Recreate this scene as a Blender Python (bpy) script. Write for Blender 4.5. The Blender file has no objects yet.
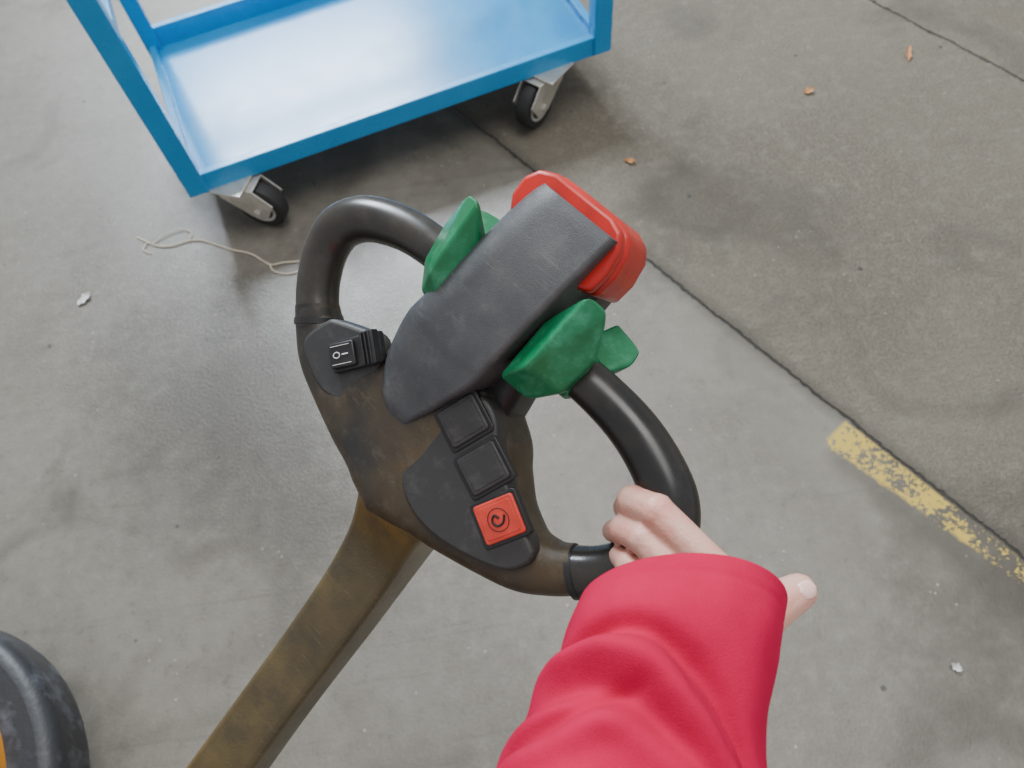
import bpy, bmesh, math, random
from mathutils import Vector, Matrix, noise
random.seed(4)
S=bpy.context.scene
V=Vector
# ------------------------------------------------------------ helpers
def link(o,parent=None):
    S.collection.objects.link(o)
    if parent: o.parent=parent
    return o
def empty(name,loc=(0,0,0),rz=0):
    o=bpy.data.objects.new(name,None); o.empty_display_size=.1
    o.location=loc; o.rotation_euler=(0,0,rz); S.collection.objects.link(o); return o
def mkobj(name,verts,faces,mat,parent=None,mw=None,smooth=True,angle=38):
    me=bpy.data.meshes.new(name); me.from_pydata([tuple(v) for v in verts],[],faces); me.update()
    bm=bmesh.new(); bm.from_mesh(me); bmesh.ops.recalc_face_normals(bm,faces=bm.faces[:]); bm.to_mesh(me); bm.free()
    if smooth:
        me.shade_smooth(); me.set_sharp_from_angle(angle=math.radians(angle))
    if mat: me.materials.append(mat)
    o=bpy.data.objects.new(name,me); link(o,parent)
    if mw is not None: o.matrix_basis=mw
    return o
def loft(name,rings,mat,parent=None,mw=None,cap=True,angle=38,closed=True):
    n=len(rings[0]); vs=[p for r in rings for p in r]; fs=[]
    for i in range(len(rings)-1):
        for j in range(n if closed else n-1):
            a=i*n+j; b=i*n+(j+1)%n; fs.append((a,b,b+n,a+n))
    if cap:
        fs.append(tuple(range(n))); fs.append(tuple((len(rings)-1)*n+j for j in range(n)))
    return mkobj(name,vs,fs,mat,parent,mw,angle=angle)
def catmull(pts,k):
    out=[]; n=len(pts)
    for i in range(n-1):
        p0=pts[max(i-1,0)];p1=pts[i];p2=pts[i+1];p3=pts[min(i+2,n-1)]
        for s in range(k):
            t=s/k
            out.append(tuple(.5*((2*b)+(-a+c)*t+(2*a-5*b+4*c-d)*t*t+(-a+3*b-3*c+d)*t**3) for a,b,c,d in zip(p0,p1,p2,p3)))
    out.append(tuple(pts[-1])); return out
def sweep(name,pts,rad,mat,parent=None,mw=None,k=8,seg=28,cap=True,flat=1.0,up=V((0,0,1))):
    ps=catmull([tuple(p)+(r,) for p,r in zip(pts,rad if isinstance(rad,(list,tuple)) else [rad]*len(pts))],k)
    P=[V(p[:3]) for p in ps]; rings=[]; prev=None
    for i,p in enumerate(P):
        t=(P[min(i+1,len(P)-1)]-P[max(i-1,0)]).normalized()
        a=up.cross(t) if prev is None else prev-t*prev.dot(t)
        if a.length<1e-5: a=V((1,0,0)).cross(t)
        a.normalize(); prev=a; b=t.cross(a); r=ps[i][3]
        rings.append([p+a*math.cos(x)*r+b*math.sin(x)*r*flat for x in [2*math.pi*j/seg for j in range(seg)]])
    return loft(name,rings,mat,parent,mw,cap)
def rrect(hw,hh,r,k=5,rl=None):
    r=min(r,hw*.999,hh*.999); rl=r if rl is None else min(rl,hw*.999,hh*.999); out=[]
    for cx,cy,a0,q in ((hw-r,hh-r,0,r),(-hw+rl,hh-rl,90,rl),(-hw+rl,-hh+rl,180,rl),(hw-r,-hh+r,270,r)):
        for i in range(k+1):
            a=math.radians(a0+90*i/k); out.append((cx+q*math.cos(a),cy+q*math.sin(a)))
    return out
def sup(hw,hh,e,k=40):
    out=[]
    for i in range(k):
        a=2*math.pi*i/k; c,s=math.cos(a),math.sin(a)
        out.append((hw*math.copysign(abs(c)**(2/e),c),hh*math.copysign(abs(s)**(2/e),s)))
    return out
def bevel(o,w,seg=3,ang=30):
    m=o.modifiers.new('bevel','BEVEL'); m.width=w; m.segments=seg; m.limit_method='ANGLE'; m.angle_limit=math.radians(ang); return o
def box(name,size,loc,mat,parent=None,rot=None,bv=0,mw=None):
    x,y,z=[s/2 for s in size]
    vs=[V((a,b,c)) for a in(-x,x) for b in(-y,y) for c in(-z,z)]
    fs=[(0,1,3,2),(4,6,7,5),(0,4,5,1),(2,3,7,6),(0,2,6,4),(1,5,7,3)]
    m=Matrix.Translation(V(loc))@(rot.to_4x4() if rot else Matrix())
    if mw is not None: m=mw@m
    o=mkobj(name,vs,fs,mat,parent,m,angle=30)
    if bv: bevel(o,bv)
    return o
def prism(name,poly,z0,z1,mat,parent=None,mw=None,bv=0,seg=3):
    n=len(poly); vs=[(p[0],p[1],z0) for p in poly]+[(p[0],p[1],z1) for p in poly]
    fs=[tuple(range(n)),tuple(range(n,2*n))]+[(i,(i+1)%n,(i+1)%n+n,i+n) for i in range(n)]
    o=mkobj(name,vs,fs,mat,parent,mw,angle=30)
    if bv: bevel(o,bv,seg)
    return o
def lathe(name,prof,mat,parent=None,mw=None,seg=40):
    rings=[[V((a,r*math.cos(2*math.pi*j/seg),r*math.sin(2*math.pi*j/seg))) for j in range(seg)] for a,r in prof]
    return loft(name,rings,mat,parent,mw,True,angle=30)
def hull(name,pts,mat,parent=None,mw=None,bv=.003):
    me=bpy.data.meshes.new(name); bm=bmesh.new()
    for p in pts: bm.verts.new(p)
    bmesh.ops.convex_hull(bm,input=bm.verts[:]); 
    bmesh.ops.delete(bm,geom=[v for v in bm.verts if not v.link_faces],context='VERTS')
    bmesh.ops.dissolve_limit(bm,angle_limit=.12,verts=bm.verts[:],edges=bm.edges[:])
    bmesh.ops.recalc_face_normals(bm,faces=bm.faces[:])
    bm.to_mesh(me); bm.free(); me.shade_smooth(); me.materials.append(mat)
    o=bpy.data.objects.new(name,me); link(o,parent)
    if mw is not None: o.matrix_basis=mw
    b=o.modifiers.new('b','BEVEL'); b.width=bv; b.segments=3; b.limit_method='ANGLE'; b.angle_limit=.15; b.harden_normals=True
    return o
# ------------------------------------------------------------ materials
class NT:
    def __init__(s,name):
        s.m=bpy.data.materials.new(name); s.m.use_nodes=True; s.t=s.m.node_tree; s.b=s.t.nodes['Principled BSDF']
        s.tc=s.t.nodes.new('ShaderNodeTexCoord')
    def n(s,typ,**kw):
        nd=s.t.nodes.new(typ)
        for k,v in kw.items(): setattr(nd,k,v)
        return nd
    def put(s,a,b):
        if isinstance(a,bpy.types.NodeSocket): s.t.links.new(a,b)
        else: b.default_value=a
    def math(s,op,a,b=0.,c=None,clamp=False):
        nd=s.n('ShaderNodeMath',operation=op,use_clamp=clamp); s.put(a,nd.inputs[0]); s.put(b,nd.inputs[1])
        if c is not None: s.put(c,nd.inputs[2])
        return nd.outputs[0]
    def noise(s,scale,detail=4,rough=.6,vec=None,dist=0):
        nd=s.n('ShaderNodeTexNoise'); nd.inputs['Scale'].default_value=scale; nd.inputs['Detail'].default_value=detail
        nd.inputs['Roughness'].default_value=rough; nd.inputs['Distortion'].default_value=dist
        s.t.links.new(vec or s.tc.outputs['Object'],nd.inputs['Vector']); return nd.outputs['Fac']
    def ramp(s,f,stops):
        nd=s.n('ShaderNodeMapRange'); nd.clamp=True
        s.put(f,nd.inputs[0]); nd.inputs[1].default_value=stops[0]; nd.inputs[2].default_value=stops[1]
        nd.inputs[3].default_value=stops[2] if len(stops)>2 else 0; nd.inputs[4].default_value=stops[3] if len(stops)>3 else 1
        return nd.outputs[0]
    def mix(s,f,a,b):
        nd=s.n('ShaderNodeMix',data_type='RGBA'); s.put(f,nd.inputs[0])
        for v,i in((a,6),(b,7)):
            if isinstance(v,tuple) and len(v)==3: v=v+(1,)
            s.put(v,nd.inputs[i])
        return nd.outputs[2]
    def bump(s,h,dist=.001,st=1):
        nd=s.n('ShaderNodeBump'); nd.inputs['Distance'].default_value=dist; nd.inputs['Strength'].default_value=st
        s.put(h,nd.inputs['Height']); s.t.links.new(nd.outputs[0],s.b.inputs['Normal'])
    def scratches(s,col,amount,c):
        mp=s.n('ShaderNodeMapping'); mp.inputs['Rotation'].default_value=(0,0,.5); mp.inputs['Scale'].default_value=(30,500,60)
        s.t.links.new(s.tc.outputs['Object'],mp.inputs['Vector'])
        f=s.ramp(s.noise(1,3,.6,vec=mp.outputs[0]),(.62,.75,0,amount)); return s.mix(f,col,c)
def mat(name,col,rough=.5,metal=0,col2=None,nscale=20,bump=0,bscale=400,lo=.4,hi=.65,coat=0,rvar=0,sheen=0,sss=0,dust=None,scr=None):
    k=NT(name)
    c=tuple(col)+(1,)
    if col2: c=k.mix(k.ramp(k.noise(nscale),(lo,hi)),col,col2)
    if dust: c=k.mix(k.ramp(k.noise(dust[0],6,.75),(.52,.72,0,dust[1])),c,dust[2])
    if scr: c=k.scratches(c,scr[0],scr[1])
    k.put(c,k.b.inputs['Base Color'])
    k.b.inputs['Metallic'].default_value=metal; k.b.inputs['Roughness'].default_value=rough
    if rvar: k.put(k.ramp(k.noise(nscale*1.7),(.3,.7,rough-rvar,rough+rvar)),k.b.inputs['Roughness'])
    if bump: k.bump(k.noise(bscale,2),bump)
    if sheen: k.b.inputs['Sheen Weight'].default_value=sheen
    if sss:
        k.b.inputs['Subsurface Weight'].default_value=sss; k.b.inputs['Subsurface Radius'].default_value=(.01,.004,.002); k.b.inputs['Subsurface Scale'].default_value=.5
    return k.m
M_cover=mat('cover_plastic',(.045,.048,.053),.46,col2=(.074,.076,.078),nscale=14,bump=.0003,bscale=1300,rvar=.08,dust=(40,.4,(.15,.145,.135)),scr=(.35,(.2,.2,.2)))
M_body=mat('body_plastic',(.017,.016,.015),.36,col2=(.064,.045,.021),nscale=8,bump=.0003,bscale=1300,rvar=.08,dust=(45,.4,(.13,.11,.08)),scr=(.3,(.15,.12,.08)))
M_panel=mat('panel_plastic',(.028,.028,.028),.46,bump=.0002,bscale=1800,dust=(60,.3,(.12,.11,.10)))
M_black=mat('black_plastic',(.012,.012,.013),.4,dust=(60,.2,(.10,.095,.085)))
M_grip=mat('grip_rubber',(.013,.013,.013),.30,col2=(.032,.028,.022),nscale=14,rvar=.07,dust=(35,.25,(.09,.08,.065)))
M_green=mat('green_plastic',(.003,.14,.050),.34,col2=(.015,.21,.095),nscale=35,bump=.0002,bscale=700,rvar=.06,dust=(70,.3,(.12,.36,.23)))
M_red=mat('red_plastic',(.54,.018,.012),.33,col2=(.42,.014,.010),nscale=30,rvar=.06,dust=(60,.25,(.25,.03,.02)))
M_redbtn=mat('red_button',(.58,.05,.03),.45,col2=(.48,.035,.02),nscale=60,dust=(90,.35,(.3,.05,.03)))
M_white=mat('white_print',(.75,.75,.72),.5)
M_arm=mat('arm_paint_reflection',(.040,.031,.016),.33,col2=(.150,.105,.038),nscale=5,lo=.30,hi=.62,bump=.0003,bscale=300,rvar=.08,dust=(22,.65,(.032,.028,.022)),scr=(.4,(.20,.17,.12)))  # dark paint; the brown mix is a warm reflection put into the colour
M_blue=mat('blue_paint',(.012,.28,.62),.28,col2=(.016,.31,.66),nscale=8,rvar=.05)
M_deck=mat('blue_deck',(.008,.25,.58),.23,col2=(.018,.30,.62),nscale=6,rvar=.03)
M_zinc=mat('zinc',(.75,.72,.66),.38,.7,col2=(.58,.56,.50),nscale=20)
M_tyre=mat('tyre_rubber',(.02,.02,.02),.6)
M_hub=mat('hub_plastic',(.50,.49,.45),.4)
M_bump=mat('bumper_rubber',(.018,.019,.022),.5,col2=(.09,.10,.12),nscale=18,lo=.50,hi=.75,bump=.001,bscale=60)
M_orange=mat('orange_paint',(.70,.28,.02),.4)
M_steel=mat('fork_steel',(.10,.10,.10),.5,.6)
M_leaf=mat('dry_leaf',(.40,.18,.06),.7,col2=(.50,.26,.10),nscale=80)
M_paper=mat('paper',(.6,.6,.58),.7)
M_string=mat('string_fibre',(.62,.54,.42),.8)
M_skin=mat('skin',(.66,.38,.30),.45,col2=(.68,.27,.21),nscale=45,bump=.0004,bscale=350,sss=.12,lo=.45,hi=.75)
M_nail=mat('nail',(.80,.52,.45),.25)
k=NT('sleeve_cloth')
k.put(k.mix(k.ramp(k.noise(12),(.35,.65)),(.44,.001,.042),(.53,.003,.056)),k.b.inputs['Base Color'])
k.b.inputs['Roughness'].default_value=.9; k.b.inputs['Specular IOR Level'].default_value=.2
k.bump(k.math('ADD',k.noise(1600,1),k.math('MULTIPLY',k.noise(60,3),.8)),.0005,.8); M_cloth=k.m
# floor
k=NT('concrete_floor'); t=k.t
P=k.tc.outputs['Object']
def dot(vec,off,d):
    a=k.n('ShaderNodeVectorMath',operation='SUBTRACT'); t.links.new(vec,a.inputs[0]); a.inputs[1].default_value=off
    b=k.n('ShaderNodeVectorMath',operation='DOT_PRODUCT'); t.links.new(a.outputs[0],b.inputs[0]); b.inputs[1].default_value=d
    return b.outputs['Value']
def distp(pt):
    a=k.n('ShaderNodeVectorMath',operation='DISTANCE'); t.links.new(P,a.inputs[0]); a.inputs[1].default_value=pt; return a.outputs['Value']
s0=dot(P,(.763,.686,0),(.565,-.825,0)); p0=dot(P,(.763,.686,0),(-.825,-.565,0))
wob=k.math('ADD',k.math('MULTIPLY',k.math('SUBTRACT',k.noise(9,5,.7),.5),.020),k.math('MULTIPLY',k.math('SUBTRACT',k.noise(70,3),.5),.012))
p=k.math('ADD',p0,wob)
left=k.ramp(p,(-.002,.002))
big=k.noise(1.1,5,.6,dist=.4); med=k.noise(5,6,.65); fine=k.noise(130,4,.75); spk=k.noise(420,2,.6); mot=k.noise(28,5,.7)
cl=k.mix(k.ramp(big,(.35,.68)),(.104,.092,.072),(.202,.187,.156))
cl=k.mix(k.ramp(med,(.40,.65,0,.65)),cl,(.142,.129,.106))
cl=k.mix(k.ramp(mot,(.50,.72,0,.4)),cl,(.240,.226,.193))
cl=k.mix(k.ramp(mot,(.28,.44,.6,0)),cl,(.068,.061,.049))
cr_=k.mix(k.ramp(big,(.35,.65)),(.104,.086,.058),(.166,.146,.107))
cr_=k.mix(k.ramp(fine,(.42,.62,0,.6)),cr_,(.225,.203,.158))
cr_=k.mix(k.ramp(mot,(.5,.75,0,.55)),cr_,(.26,.237,.188))
cr_=k.mix(k.ramp(spk,(.55,.63,0,.8)),cr_,(.040,.033,.024))
cl=k.mix(k.ramp(fine,(.3,.7,0,.28)),cl,(.23,.218,.186))
col=k.mix(left,cr_,cl)
strip=k.math('MULTIPLY',k.ramp(p,(.0,.01)),k.ramp(p,(.16,.20,1,0)))
col=k.mix(k.math('MULTIPLY',strip,k.ramp(med,(.35,.7,.1,.5))),col,(.21,.196,.158))
st=k.ramp(k.noise(2.3,3,.5,dist=1.2),(.55,.72,0,.6)); col=k.mix(st,col,(.058,.050,.039))
wn=k.math('MULTIPLY',k.math('SUBTRACT',k.noise(3.5,5,.65),.5),.7)
for c_,r_,a_ in (((-.68,.96,0),.50,.70),((-.50,.62,0),.30,.4),((1.00,.24,0),.32,.8),((.36,1.22,0),.22,.3),((.1,1.75,0),.35,.3),((.55,1.45,0),.25,.25)):
    col=k.mix(k.ramp(k.math('ADD',distp(c_),wn),(r_*.2,r_,a_,0)),col,(.055,.047,.036))
mp=k.n('ShaderNodeMapping'); mp.inputs['Rotation'].default_value=(0,0,.9); mp.inputs['Scale'].default_value=(1.2,22,1); t.links.new(P,mp.inputs['Vector'])
col=k.mix(k.ramp(k.noise(1,5,.7,vec=mp.outputs[0],dist=.8),(.58,.74,0,.35)),col,(.07,.062,.05))
vo=k.n('ShaderNodeTexVoronoi'); vo.inputs['Scale'].default_value=9; t.links.new(P,vo.inputs['Vector'])
spots=k.math('MULTIPLY',k.ramp(k.math('ADD',vo.outputs['Distance'],k.math('MULTIPLY',k.noise(60),.06)),(.075,.10,1,0)),k.ramp(k.noise(5),(.5,.53)))
col=k.mix(k.math('MULTIPLY',spots,.8),col,(.025,.025,.025))
vo2=k.n('ShaderNodeTexVoronoi'); vo2.inputs['Scale'].default_value=26; t.links.new(P,vo2.inputs['Vector'])
chips=k.math('MULTIPLY',k.ramp(vo2.outputs['Distance'],(.05,.09,1,0)),k.ramp(k.noise(4,2),(.5,.56)))
col=k.mix(k.math('MULTIPLY',chips,.6),col,(.40,.38,.33))
c1=k.ramp(k.math('ABSOLUTE',p),(.001,.0045,1,0))
p2=k.math('ADD',k.math('ADD',p0,1.255),k.math('MULTIPLY',wob,1.4)); c2=k.ramp(k.math('ABSOLUTE',p2),(.001,.006,1,0))
edge=k.ramp(k.math('ABSOLUTE',p),(.0,.035,.65,0))
col=k.mix(edge,col,(.05,.043,.033))
crk=k.math('MAXIMUM',c1,c2); col=k.mix(crk,col,(.016,.014,.012))
dk=k.math('MULTIPLY',k.math('MULTIPLY',k.ramp(s0,(.0,.05)),k.ramp(p0,(.10,.14,1,0))),left)
col=k.mix(k.math('MULTIPLY',dk,.5),col,(.06,.052,.04))
lim=k.math('SUBTRACT',.088,k.math('MULTIPLY',s0,.075))
ym=k.math('MULTIPLY',k.math('MULTIPLY',k.ramp(s0,(-.01,.0)),k.ramp(s0,(.8,.9,1,0))),k.math('MULTIPLY',k.ramp(p0,(.006,.012)),k.ramp(k.math('SUBTRACT',p,lim),(-.006,.004,1,0))))
wear=k.math('ADD',k.math('MULTIPLY',k.noise(13,4,.6),.55),k.math('MULTIPLY',k.noise(95,4,.7),.5))
wear=k.math('SUBTRACT',wear,k.math('MULTIPLY',s0,.06))
ym=k.math('MULTIPLY',ym,k.ramp(wear,(.490,.518)))
col=k.mix(k.math('MULTIPLY',ym,.92),col,(.54,.385,.060))
k.put(col,k.b.inputs['Base Color'])
rl=k.ramp(med,(.3,.7,.26,.42)); 
rr=k.math('ADD',k.math('MULTIPLY',left,k.math('SUBTRACT',rl,.58)),.58)
k.put(rr,k.b.inputs['Roughness'])
h=k.math('ADD',k.math('MULTIPLY',k.math('MULTIPLY',fine,k.math('SUBTRACT',1.25,left)),1.2),k.math('MULTIPLY',crk,-1.6))
h=k.math('ADD',h,k.math('MULTIPLY',left,.6)); k.bump(h,.004,.85)
M_floor=k.m
mkobj('floor',[(-7,-4,0),(7,-4,0),(7,10,0),(-7,10,0)],[(0,1,2,3)],M_floor,smooth=False)
# ------------------------------------------------------------ blue trolley
T=empty('platform_trolley',(-.757,1.508,0),math.radians(16.26))
LX,LY=1.197,.615
box('deck',(LX-.02,LY-.02,.004),(LX/2,LY/2,.196),M_deck,T)
fr=.044
box('frame_front',(LX,.022,.060),(LX/2,.011,.190),M_blue,T,bv=.003)
box('frame_back',(LX,.022,.095),(LX/2,LY-.011,.210),M_blue,T,bv=.003)
box('frame_left',(.022,LY-.044,.056),(.011,LY/2,.190),M_blue,T,bv=.003)
box('frame_right',(.022,LY-.044,.056),(LX-.011,LY/2,.190),M_blue,T,bv=.003)
for i,(x,y) in enumerate(((.010,.014),(LX-.010,.014),(.014,LY-.014),(LX-.014,LY-.014))):
    box('post_%d'%(i+1),(fr*(1.2 if i<2 else 1),fr,.86),(x,y,.595),M_blue,T,bv=.003)
for nm,x in (('left',.014),('right',LX-.014)):
    box('handle_'+nm,(fr*.98,LY-.024,fr),(x,LY/2,1.01),M_blue,T,bv=.004)
    box('brace_'+nm,(fr*.7,LY-.05,fr*.7),(x,LY/2,.60),M_blue,T,bv=.003)
box('rail_back',(LX-.06,.03,.03),(LX/2,LY-.014,.60),M_blue,T,bv=.003)
def caster(i,x,y,ang):
    mw=Matrix.Translation(V((x,y,0)))@Matrix.Rotation(ang,4,'Z')
    r=.072; oy=-.056
    box('caster_plate_%d'%i,(.125,.105,.005),(0,0,.162),M_zinc,T,mw=mw,bv=.001)
    lathe('caster_swivel_%d'%i,[(0,.001),(0,.044),(.008,.048),(.012,.042),(.012,.001)],M_zinc,T,mw@Matrix.Translation(V((0,0,.149)))@Matrix.Rotation(-math.pi/2,4,'Y'))
    for sx in(-1,1):
        poly=[(.058,.152),(-.070,.152),(oy-.058,.105),(oy-.026,.052),(oy+.020,.052),(.036,.110)]
        vs=[V((sx*.030,a,b)) for a,b in poly]+[V((sx*.034,a,b)) for a,b in poly]; n=len(poly)
        fs=[tuple(range(n)),tuple(range(n,2*n))]+[(a,(a+1)%n,(a+1)%n+n,a+n) for a in range(n)]
        bevel(mkobj('caster_fork_%d%s'%(i,'a' if sx<0 else 'b'),vs,fs,M_zinc,T,mw,angle=30),.001)
    box('caster_crown_%d'%i,(.068,.128,.006),(0,-.006,.152),M_zinc,T,mw=mw,bv=.002)
    w=mw@Matrix.Translation(V((0,oy,r)))
    lathe('caster_tyre_%d'%i,[(-.021,.046),(-.023,.062),(-.017,.070),(0,r),(.017,.070),(.023,.062),(.021,.046)],M_tyre,T,w)
    lathe('caster_hub_%d'%i,[(-.022,.001),(-.022,.015),(-.015,.020),(-.0215,.040),(-.0215,.047),(.0215,.047),(.0215,.040),(.015,.020),(.022,.015),(.022,.001)],M_hub,T,w)
    lathe('caster_axle_%d'%i,[(-.041,.001),(-.041,.009),(-.034,.009),(.034,.009),(.041,.009),(.041,.001)],M_zinc,T,w,seg=6)
caster(1,.100,.020,math.radians(52)); caster(2,LX-.175,.025,math.radians(-60))
caster(3,.10,LY-.08,math.radians(40)); caster(4,LX-.11,LY-.08,math.radians(100))
# ------------------------------------------------------------ tiller head of the pallet truck
PT=empty('pallet_truck')
Wv=V((.593,-.801,-.078)).normalized(); Nv=V((-.407,-.382,.830)).normalized(); Lv=Nv.cross(Wv).normalized(); Wv=Lv.cross(Nv)
C=V((-.025,.296,1.134))
HM=Matrix((Wv,Lv,Nv)).transposed().to_4x4(); HM.translation=C
half=[(.0,-.072,-.014,.076,.040,4.5),(.035,-.076,-.014,.066,.038,4),(.065,-.082,-.014,.050,.035,3.6),(.095,-.084,-.011,.035,.031,3),(.122,-.080,-.007,.026,.026,2.6),(.143,-.068,-.003,.0205,.0205,2.2),(.155,-.056,0,.0188,.0188,2)]
full=[(-a,b,c,d,e,f) for a,b,c,d,e,f in reversed(half[1:])]+half
sp=catmull(full,6); rings=[]
for i,q in enumerate(sp):
    a=sp[max(i-1,0)]; b=sp[min(i+1,len(sp)-1)]
    tg=V((b[0]-a[0],b[1]-a[1],0)).normalized(); pr=V((-tg.y,tg.x,0))
    rings.append([V(q[:3])+pr*u+V((0,0,v)) for u,v in sup(q[3],q[4],q[5],48)])
loft('tiller_wing_body',rings,M_body,PT,HM)
def block(name,secs,nb,rad,m,k=5,rl=None,ang=50):
    rg=[]
    for l,a,b,nt in catmull(secs,k):
        hw=(b-a)/2; hh=(nt-nb)/2
        rg.append([V(((a+b)/2+u,l,(nt+nb)/2+v)) for u,v in rrect(hw,hh,rad,10,rl)])
    return loft(name,rg,m,PT,HM,angle=ang)
o=block('head_cover',[(-.066,-.042,-.010,.0245),(-.057,-.056,-.008,.0285),(-.042,-.064,-.001,.0325),(-.023,-.068,.008,.038),(.004,-.069,.0195,.044),(.026,-.064,.023,.048),(.091,-.050,.032,.052),(.131,-.044,.036,.048),(.145,-.041,.037,.045)],-.024,.0045,M_cover,6,rl=.030,ang=35)
bevel(o,.0025,3,50)
block('head_core',[(-.03,-.046,.044,.008),(.0,-.052,.040,.008),(.03,-.048,.036,.008),(.10,-.044,.038,.008),(.138,-.040,.038,.008)],-.045,.012,M_black)
out=[(-.030,.112),(-.044,.114),(-.051,.125),(-.051,.140),(-.044,.151),(-.030,.1565),(.024,.1565),(.036,.152),(.043,.142),(.046,.124),(.044,.106),(.030,.101)]
prism('red_safety_cap',out,-.030,.0225,M_red,PT,HM,bv=.004,seg=3)
prism('red_cap_rim',[(a*.97,.128+(b-.128)*.97) for a,b in out],.0240,.036,M_red,PT,HM,bv=.0035,seg=3)
prism('cap_base',[(a*.9,.126+(b-.126)*.85) for a,b in out],-.038,-.029,M_black,PT,HM,bv=.004)
def grip(sg,nm):
    pts=[(.045,.052,0),(.085,.053,0),(.120,.0495,0),(.150,.040,0),(.170,.028,0),(.1825,.010,0),(.182,-.012,0),(.173,-.033,0),(.1635,-.047,0),(.154,-.057,0)]
    rd=[.0165,.0173,.0183,.0193,.0202,.0203,.0195,.0190,.0190,.0193]
    if sg<0: pts=[(a*.985,b-.002,c) for a,b,c in pts]+[(.146,-.0655,-.002)]; rd=[r_*.96 for r_ in rd]+[.0208]
    else: pts=[(a+.0035*min(1,a/.18),b,c) for a,b,c in pts]
    sweep('grip_'+nm,[V((sg*a,b,c)) for a,b,c in pts],rd,M_grip,PT,HM,k=8,seg=40)
    d=V((sg*.62,.78,0)).normalized(); e=V((sg*pts[-1][0],pts[-1][1],pts[-1][2]))
    sweep('grip_collar_'+nm,[e-d*.003,e+d*.002],rd[-1]+.0006,M_black,PT,HM,k=2,seg=40)
grip(1,'right'); grip(-1,'left')
def throttle(sg,nm,dw,dl,dn_,l0=0):
    def sh(q): return (sg*(q[0]+dw),q[1]+l0,q[2])
    pts=[]
    for w in(.042,.082):
        for a in range(0,360,24):
            r=.023 if w<.05 else .0195
            pts.append(sh((w,.052-l0+r*math.cos(math.radians(a)),.002+r*math.sin(math.radians(a)))))
    up_=[(.040,.026,.036),(.066,.026,.030),(.082,.046,.026),(.086,.078,.026),(.042,.078,.036),(.060,.116+dl,.049+dn_),(.076,.114+dl,.040+dn_),(.068,.111+dl,.034+dn_),(.042,.034,.0),(.080,.046,-.002),(.082,.075,.008),(.044,.075,.008),(.058,.050,.053)]
    hull('throttle_hub_'+nm,pts,M_green,PT,HM,.003)
    hull('throttle_upper_wing_'+nm,[sh(q) for q in up_],M_green,PT,HM,.0026)
    dn=[(.050,.055,-.018),(.084,.055,-.018),(.052,.058,.012),(.084,.062,.010),(.066,.102,-.030),(.097,.098,-.026),(.098,.086,-.018),(.064,.096,-.038)]
    hull('throttle_lower_wing_'+nm,[sh(q) for q in dn],M_green,PT,HM,.0026)
throttle(1,'right',-.012,-.002,.0,-.006); throttle(-1,'left',-.001,-.006,.0,-.002)
panel=[(-.012,-.064),(.000,-.040),(.018,-.006),(.040,-.006),(.060,-.024),(.085,-.040),(.110,-.053),(.130,-.063),(.122,-.085),(.095,-.100),(.060,-.110),(.030,-.108),(.006,-.092)]
pp=catmull([p_ for p_ in panel]+[panel[0]],4)[:-1]
prism('button_panel',pp,.004,.0255,M_panel,PT,HM,bv=.003)
def btn(i,w,l,n,m,red=False):
    rot=Matrix.Rotation(math.radians(-20+(-6 if i==3 else 0)),4,'Z')@Matrix.Rotation(math.radians(2),4,'Y')
    mw=HM@Matrix.Translation(V((w,l,n)))@rot
    prism('button_bezel_%d'%i,rrect(.0178,.0198,.003,4),-.006,.0012,M_black,PT,mw,bv=.0008)
    prism('button_%d'%i,rrect(.0150,.0170,.0025,4),-.004,.0030,m,PT,mw,bv=.0012)
    prism('button_pad_%d'%i,rrect(.0120,.0140,.002,4),.0028,.0035,m,PT,mw,bv=.0004)
    if red:
        sweep('horn_ring',[V((.0085*math.cos(a),.0085*math.sin(a),.0037)) for a in [x*math.pi/12 for x in range(25)]],.0003,M_black,PT,mw,k=1,seg=6)
        sweep('horn_symbol',[V(q) for q in ((-.002,.006,.0037),(.003,.003,.0037),(.004,-.002,.0037),(.000,-.005,.0037),(-.004,-.002,.0037),(-.001,.001,.0037))],.0009,M_black,PT,mw,k=5,seg=8)
btn(1,.0245,-.026,.0262,M_panel); btn(2,.0600,-.041,.0262,M_panel); btn(3,.0935,-.060,.0262,M_redbtn,True)
lp=catmull([(-.125,-.047),(-.100,-.036),(-.078,-.030),(-.058,-.050),(-.060,-.080),(-.085,-.098),(-.112,-.094),(-.135,-.078),(-.125,-.047)],4)[:-1]
prism('switch_panel',lp,.0,.0205,M_panel,PT,HM,bv=.004)
sm=HM@Matrix.Translation(V((-.084,-.050,.0205)))@Matrix.Rotation(math.radians(52),4,'Z')@Matrix.Scale(.92,4)
box('switch_housing',(.052,.028,.010),(0,0,.001),M_black,PT,mw=sm,bv=.002)
box('switch_rocker',(.024,.022,.009),(-.011,0,.007),M_black,PT,mw=sm,rot=Matrix.Rotation(math.radians(10),3,'Y'),bv=.0015)
box('switch_latch',(.014,.030,.009),(.018,0,.007),M_black,PT,mw=sm,rot=Matrix.Rotation(math.radians(-14),3,'Y'),bv=.0015)
lm=sm@Matrix.Translation(V((-.011,0,.0119)))@Matrix.Rotation(math.radians(10),4,'Y')
box('label_frame_a',(.018,.0004,.0004),(0,.008,0),M_white,PT,mw=lm); box('label_frame_b',(.018,.0004,.0004),(0,-.008,0),M_white,PT,mw=lm)
box('label_i',(.006,.0010,.0004),(.004,0,0),M_white,PT,mw=lm)
sweep('label_o',[V((-.004+.003*math.cos(a),.0025*math.sin(a),.0)) for a in [x*math.pi/8 for x in range(17)]],.0004,M_white,PT,lm,k=1,seg=6)
for j in range(4): box('switch_rib_%d'%(j+1),(.0016,.028,.003),(.013+j*.0035,0,.0125-j*.0005),M_black,PT,mw=sm,bv=.0004)
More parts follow.
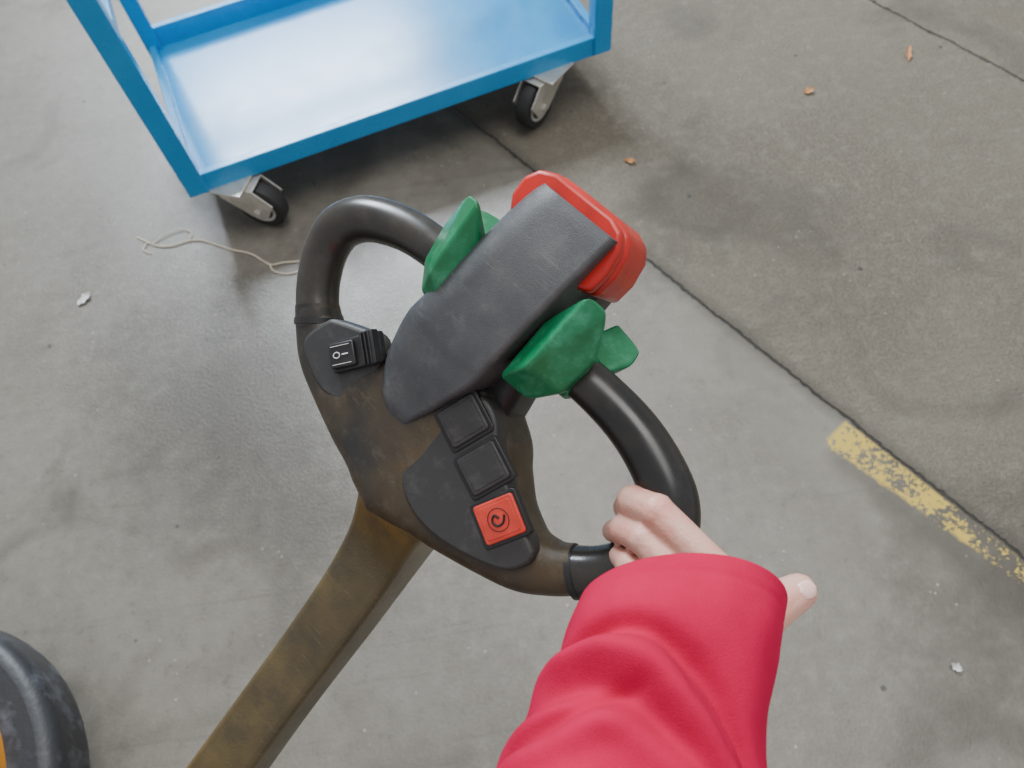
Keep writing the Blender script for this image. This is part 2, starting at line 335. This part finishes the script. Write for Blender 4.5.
armp=[(.002,-.085,-.030,.058,.030),(.002,-.115,-.036,.048,.030),(.002,-.145,-.046,.041,.030),(.002,-.175,-.062,.036,.029),(.003,-.22,-.078,.032,.027),(.005,-.30,-.088,.030,.026),(.006,-.45,-.098,.030,.026),(.008,-.70,-.12,.034,.03),(.008,-1.02,-.15,.038,.032)]
rg=[]
for w,l,n,hw,hh in catmull(armp,8):
    rg.append([V((w+u,l,n+v)) for u,v in rrect(hw,hh,.008,5)])
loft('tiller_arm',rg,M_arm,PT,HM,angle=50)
Lh=V((.729,.684,0)); Wh=V((.684,-.729,0)); TM=Matrix((Wh,Lh,V((0,0,1)))).transposed().to_4x4()
def rp(x0,x1,y0,y1,r): 
    return [( (x0+x1)/2+a,(y0+y1)/2+b) for a,b in rrect((x1-x0)/2,(y1-y0)/2,r,8)]
def nose(cx,cy,r,back): return [(cx+r*math.cos(a),cy+r*math.sin(a)) for a in [math.pi*i/28 for i in range(29)]]+[(cx-r,back),(cx+r,back)]
prism('bumper',nose(-.895,-.825,.37,-1.15),.13,.26,M_bump,PT,TM,bv=.03,seg=5)
prism('nose_cover',nose(-.900,-.830,.295,-1.12),.24,.29,M_orange,PT,TM,bv=.012)
prism('chassis',rp(-1.2,-.02,-1.25,-.66,.08),.05,.24,M_bump,PT,TM,bv=.015)
prism('tiller_mount',rp(-.50,-.24,-.80,-.46,.08),.16,.32,M_orange,PT,TM,bv=.015)
prism('motor_cover',rp(-1.05,-.12,-1.25,-.85,.08),.22,.78,M_cover,PT,TM,bv=.04,seg=5)
pv=C-Lv*1.0-Nv*.15
lathe('tiller_pivot',[(0,.001),(0,.09),(.10,.08),(.17,.05),(.17,.001)],M_black,PT,Matrix.Translation(V((pv.x,pv.y,.31)))@Matrix.Rotation(-math.pi/2,4,'Y'))
for i,x in enumerate((-.90,-.38)):
    box('fork_%d'%(i+1),(.17,1.15,.06),(x,-1.80,.12),M_steel,PT,mw=TM,bv=.01)
    lathe('fork_roller_%d'%(i+1),[(-.05,.001),(-.05,.04),(.05,.04),(.05,.001)],M_tyre,PT,TM@Matrix.Translation(V((x,-2.25,.04))))
lathe('drive_wheel',[(-.04,.001),(-.04,.11),(.04,.11),(.04,.001)],M_tyre,PT,TM@Matrix.Translation(V((-.445,-.9,.11))))
for i,x in enumerate((-.95,-.15)):
    lathe('stabiliser_wheel_%d'%(i+1),[(-.03,.001),(-.03,.07),(.03,.07),(.03,.001)],M_tyre,PT,TM@Matrix.Translation(V((x,-.95,.07))))
# ------------------------------------------------------------ person : hand and sleeve
PE=empty('person')
Rr=V((.9905,-.1206,-.066)); Uu=V((.1375,.8687,.4754)); Zz=Rr.cross(Uu).normalized(); Uu=Zz.cross(Rr).normalized(); Rr.normalize()
PM=Matrix((Rr,Uu,Zz)).transposed().to_4x4(); PM.translation=V((.0757,.139,1.1448))
bm=bmesh.new()
def ball(p,r):
    bmesh.ops.create_icosphere(bm,subdivisions=2,radius=r,matrix=Matrix.Translation(V(p)))
def cone(a,b,ra,rb,step=.0022):
    a,b=V(a),V(b); n=max(2,int((b-a).length/step))
    for i in range(n+1):
        t_=i/n; ball(a.lerp(b,t_),ra+(rb-ra)*t_)
def mm(*p): return tuple(x/1000 for x in p)
wr=(8,-95,50)
F=[ ((40,-12,18),(4,25,2),(-9,29,-18),(-11,21,-38)),
 ((28,-27,21),(-4,6,-2),(-15,9,-20),(-19,4,-39)),
 ((12,-42,19),(-4,-20,-1),(-13,-13,-12),(-17,-11,-26)),
 ((0,-54,15),(-10,-40,-4),(-18,-34,-12),(-22,-30,-20))]
RD=[(13,12,11,9),(12.5,11.3,10.3,8.6),(11.5,9.8,8.8,7.6),(10.5,8.6,7.6,6.8)]
for f,r in zip(F,RD):
    for a in range(3):
        cone(mm(*f[a]),mm(*f[a+1]),r[a]/1000,r[a+1]/1000)
        if a: ball(mm(*f[a]),r[a]/1000*1.05)
    cone(mm(*wr),mm(*f[0]),.019,r[0]/1000,.004)
for a in range(3):
    for t_ in(.25,.5,.75,1):
        p_=V(mm(*F[a][0])).lerp(V(mm(*F[a+1][0])),.5); cone(tuple(V(mm(*wr)).lerp(p_,.2)),tuple(V(mm(*wr)).lerp(p_,t_)),.014,.0115,.005)
TH=[(34,-72,38),(60,-44,24),(81,-32,14),(96,-27,7)]
for a,(ra,rb) in enumerate(((18,15.5),(15.5,14.5),(14.5,12.3))): cone(mm(*TH[a]),mm(*TH[a+1]),ra/1000,rb/1000)
cone(mm(60,-42,26),mm(40,-35,22),.011,.012,.004)
cone(mm(*wr),mm(*TH[0]),.019,.017,.004)
cone(mm(*wr),mm(-40,-150,100),.024,.030,.006)
me=bpy.data.meshes.new('hand'); bm.to_mesh(me); bm.free(); me.materials.append(M_skin)
ho=bpy.data.objects.new('hand',me); link(ho,PE); ho.matrix_basis=PM
r=ho.modifiers.new('r','REMESH'); r.mode='VOXEL'; r.voxel_size=.0014; r.use_smooth_shade=True
s=ho.modifiers.new('s','SMOOTH'); s.iterations=5; s.factor=.5
def nail(nm,p,dirv,up,sz):
    x=V(dirv).normalized(); z=V(up); z=(z-x*z.dot(x)).normalized(); y=z.cross(x)
    m=Matrix((x,y,z)).transposed().to_4x4(); m.translation=V(mm(*p))
    rings=[]
    for i in range(9):
        a=-1+2*i/8; hw=math.sqrt(max(0,1-abs(a)**3.2))*sz*.8+.0004
        rings.append([V((a*sz,hw*math.sin(b),.0022*math.cos(b)-.0012+ -.0008*a*a)) for b in [math.pi*(j/8-.5) for j in range(9)]])
    o=loft(nm,rings,M_nail,PE,PM@m,cap=False,closed=False)
    so=o.modifiers.new('so','SOLIDIFY'); so.thickness=.0006
nail('thumb_nail',(98,-22.3,18.6),(15,3,-7),(2,4,9),.0072)
# sleeve
path=[((15,-29,30),(63,47)),((5,-50,47),(62,50)),((-9,-78,68),(61,50)),((-25,-110,91),(68,53)),((-54,-160,128),(71,57)),((-97,-225,180),(72,64))]
ps=catmull([c+r_ for c,r_ in path],18)
seg=176; rings=[]
rl=0; last=None
def fold(rl,sc,w): return math.exp(-((rl-sc)/w)**2)
for i,q in enumerate(ps):
    c=V(q[:3]); nx=V(ps[min(i+1,len(ps)-1)][:3]); pv_=V(ps[max(i-1,0)][:3]); t_=(nx-pv_).normalized()
    if last is not None: rl+=(c-last).length
    last=c.copy()
    f=min(1,rl/70)
    A=V((.99,-.10,0)).lerp(V((.90,-.42,0)),f).normalized(); B0=V((.26,.80,.55)); B1=V((0,0,1))-t_*t_.z; B=B0.normalized().lerp(B1.normalized(),f).normalized()
    ring=[]
    for j in range(seg):
        th=2*math.pi*j/seg; ct,stn=math.cos(th),math.sin(th); deg=math.degrees(th)
        if deg>270: deg-=360
        d=0
        # one long fold arching over the forearm, then running down the outer side
        u=(deg-112)/62
        top=math.exp(-(u/1.35)**4)
        s1=46+26*u*u-16*u
        d+=top*(-10*fold(rl,s1,6.5)+12*fold(rl,s1+15,10)-6*fold(rl,s1+36,8)+4*fold(rl,s1+50,9))
        v=(deg-55)/45; s2=96-40*v; d+=math.exp(-v**4)*(-9*fold(rl,s2,6.5)+9*fold(rl,s2+17,10))
        v=(deg-155)/40; s3=105+30*v; d+=math.exp(-v**4)*(-6*fold(rl,s3,6.5)+6*fold(rl,s3+16,10))
        v=(deg-100)/50; s3=145+18*v; d+=math.exp(-v**4)*(-5*fold(rl,s3,8)+5*fold(rl,s3+18,11))
        nz=noise.noise(V((ct*1.4,stn*1.4,rl/50)))*4+noise.noise(V((ct*2.6,stn*2.6,rl/28+5)))*1.2
        d+=nz*min(1,rl/30+.15)
        if 10<rl<12.5: d-=.5
        ra,rb=q[3],q[4]
        e=2.0+.25*f
        x=math.copysign(abs(ct)**(2/e),ct)*(ra+d); y=math.copysign(abs(stn)**(2/e),stn)*(rb+d)
        ring.append((c+A*x+B*y)/1000)
    rings.append(ring)
cb=sum(rings[-1],V())/seg
PI=PM.inverted()
el=PI@V((-.055,-.150,1.18)); up1=PI@V((-.09,-.19,1.28)); sh_=PI@V((-.15,-.235,1.41))
lo=loft('jacket_sleeve',rings,M_cloth,PE,PM,cap=False,angle=80)
so=lo.modifiers.new('so','SOLIDIFY'); so.thickness=.0022; so.offset=-1
sweep('jacket_upper_sleeve',[V(cb)+V((.008,.016,-.012)),V(cb).lerp(el,.6),el.lerp(up1,.5),up1,sh_],[.058,.066,.070,.074,.085],M_cloth,PE,PM,k=8,seg=48)
# ------------------------------------------------------------ small things on the floor
def stringline(name,pts,r,parent=None):
    return sweep(name,[V(p_) for p_ in pts],r,M_string,parent,k=8,seg=8)
so_=stringline('string',[(-1.0,1.540,.003),(-.965,1.515,.003),(-.93,1.495,.003),(-.895,1.49,.004),(-.845,1.500,.004),(-.80,1.490,.003),(-.728,1.449,.003),(-.665,1.42,.004),(-.613,1.376,.003),(-.575,1.375,.004),(-.53,1.372,.003)],.0020)
stringline('loop',[(-.955,1.505,.004),(-.92,1.53,.006),(-.87,1.545,.006),(-.84,1.525,.005),(-.845,1.50,.006)],.0015,so_)
stringline('tail',[(-.613,1.376,.004),(-.60,1.35,.004),(-.565,1.335,.003),(-.53,1.338,.003)],.0018,so_)
stringline('frayed_end',[(-.965,1.515,.004),(-.975,1.49,.006),(-.955,1.475,.004)],.0014,so_)
def leaf(x,y,ln,wd,a,m,name='dry_leaf'):
    vs=[];fs=[];n=7
    for i in range(n):
        t_=i/(n-1); w=wd*math.sin(math.pi*min(1,t_*.92+.05))**.8
        for j in(-1,0,1): vs.append(V((ln*(t_-.5),w*j*(1+.4*random.uniform(-1,1)),.002+.004*abs(j)+.005*t_*t_)))
    for i in range(n-1):
        for j in(0,1): q=i*3+j; fs.append((q,q+1,q+4,q+3))
    mkobj(name,vs,fs,m,None,Matrix.Translation(V((x,y,0)))@Matrix.Rotation(a,4,'Z'))
leaf(1.329,1.843,.060,.008,1.2,M_leaf); leaf(.992,1.746,.03,.010,.3,M_leaf); leaf(.422,1.568,.035,.009,-.5,M_leaf)
leaf(-1.121,1.344,.045,.012,.9,M_paper,'paper_scrap'); leaf(.787,.135,.022,.008,2.4,M_paper,'paper_scrap')
# ------------------------------------------------------------ light
w=bpy.data.worlds.new('world'); S.world=w; w.use_nodes=True
w.node_tree.nodes['Background'].inputs[0].default_value=(.95,.965,1.0,1); w.node_tree.nodes['Background'].inputs[1].default_value=.63
def area(name,loc,tgt,sx,sy,p_,col):
    l=bpy.data.lights.new(name,'AREA'); l.shape='RECTANGLE'; l.size=sx; l.size_y=sy; l.energy=p_; l.color=col
    o=bpy.data.objects.new(name,l); o.location=loc; o.rotation_euler=(V(tgt)-V(loc)).to_track_quat('-Z','Y').to_euler(); S.collection.objects.link(o)
area('window_daylight',(-1.7,7.0,5.2),(0,1,.3),2.5,2.1,1150,(.82,.91,1))
area('overhead_fill',(1.0,1.2,6.5),(0,.5,0),4,2.6,260,(1,.98,.95))  # added overhead lamp for soft shading, no roof opening behind it
# ------------------------------------------------------------ camera
cd=bpy.data.cameras.new('camera'); co=bpy.data.objects.new('camera',cd); S.collection.objects.link(co)
a=V((.9905,-.1206,-.066)); b=V((.1375,.8687,.4754)); c=a.cross(b)
m=Matrix((a,b,c)).transposed().to_4x4(); m.translation=V((0,0,1.65)); co.matrix_world=m
cd.sensor_width=36; cd.lens=27; cd.clip_start=.02; S.camera=co
cd.dof.use_dof=True; cd.dof.focus_distance=.64; cd.dof.aperture_fstop=9
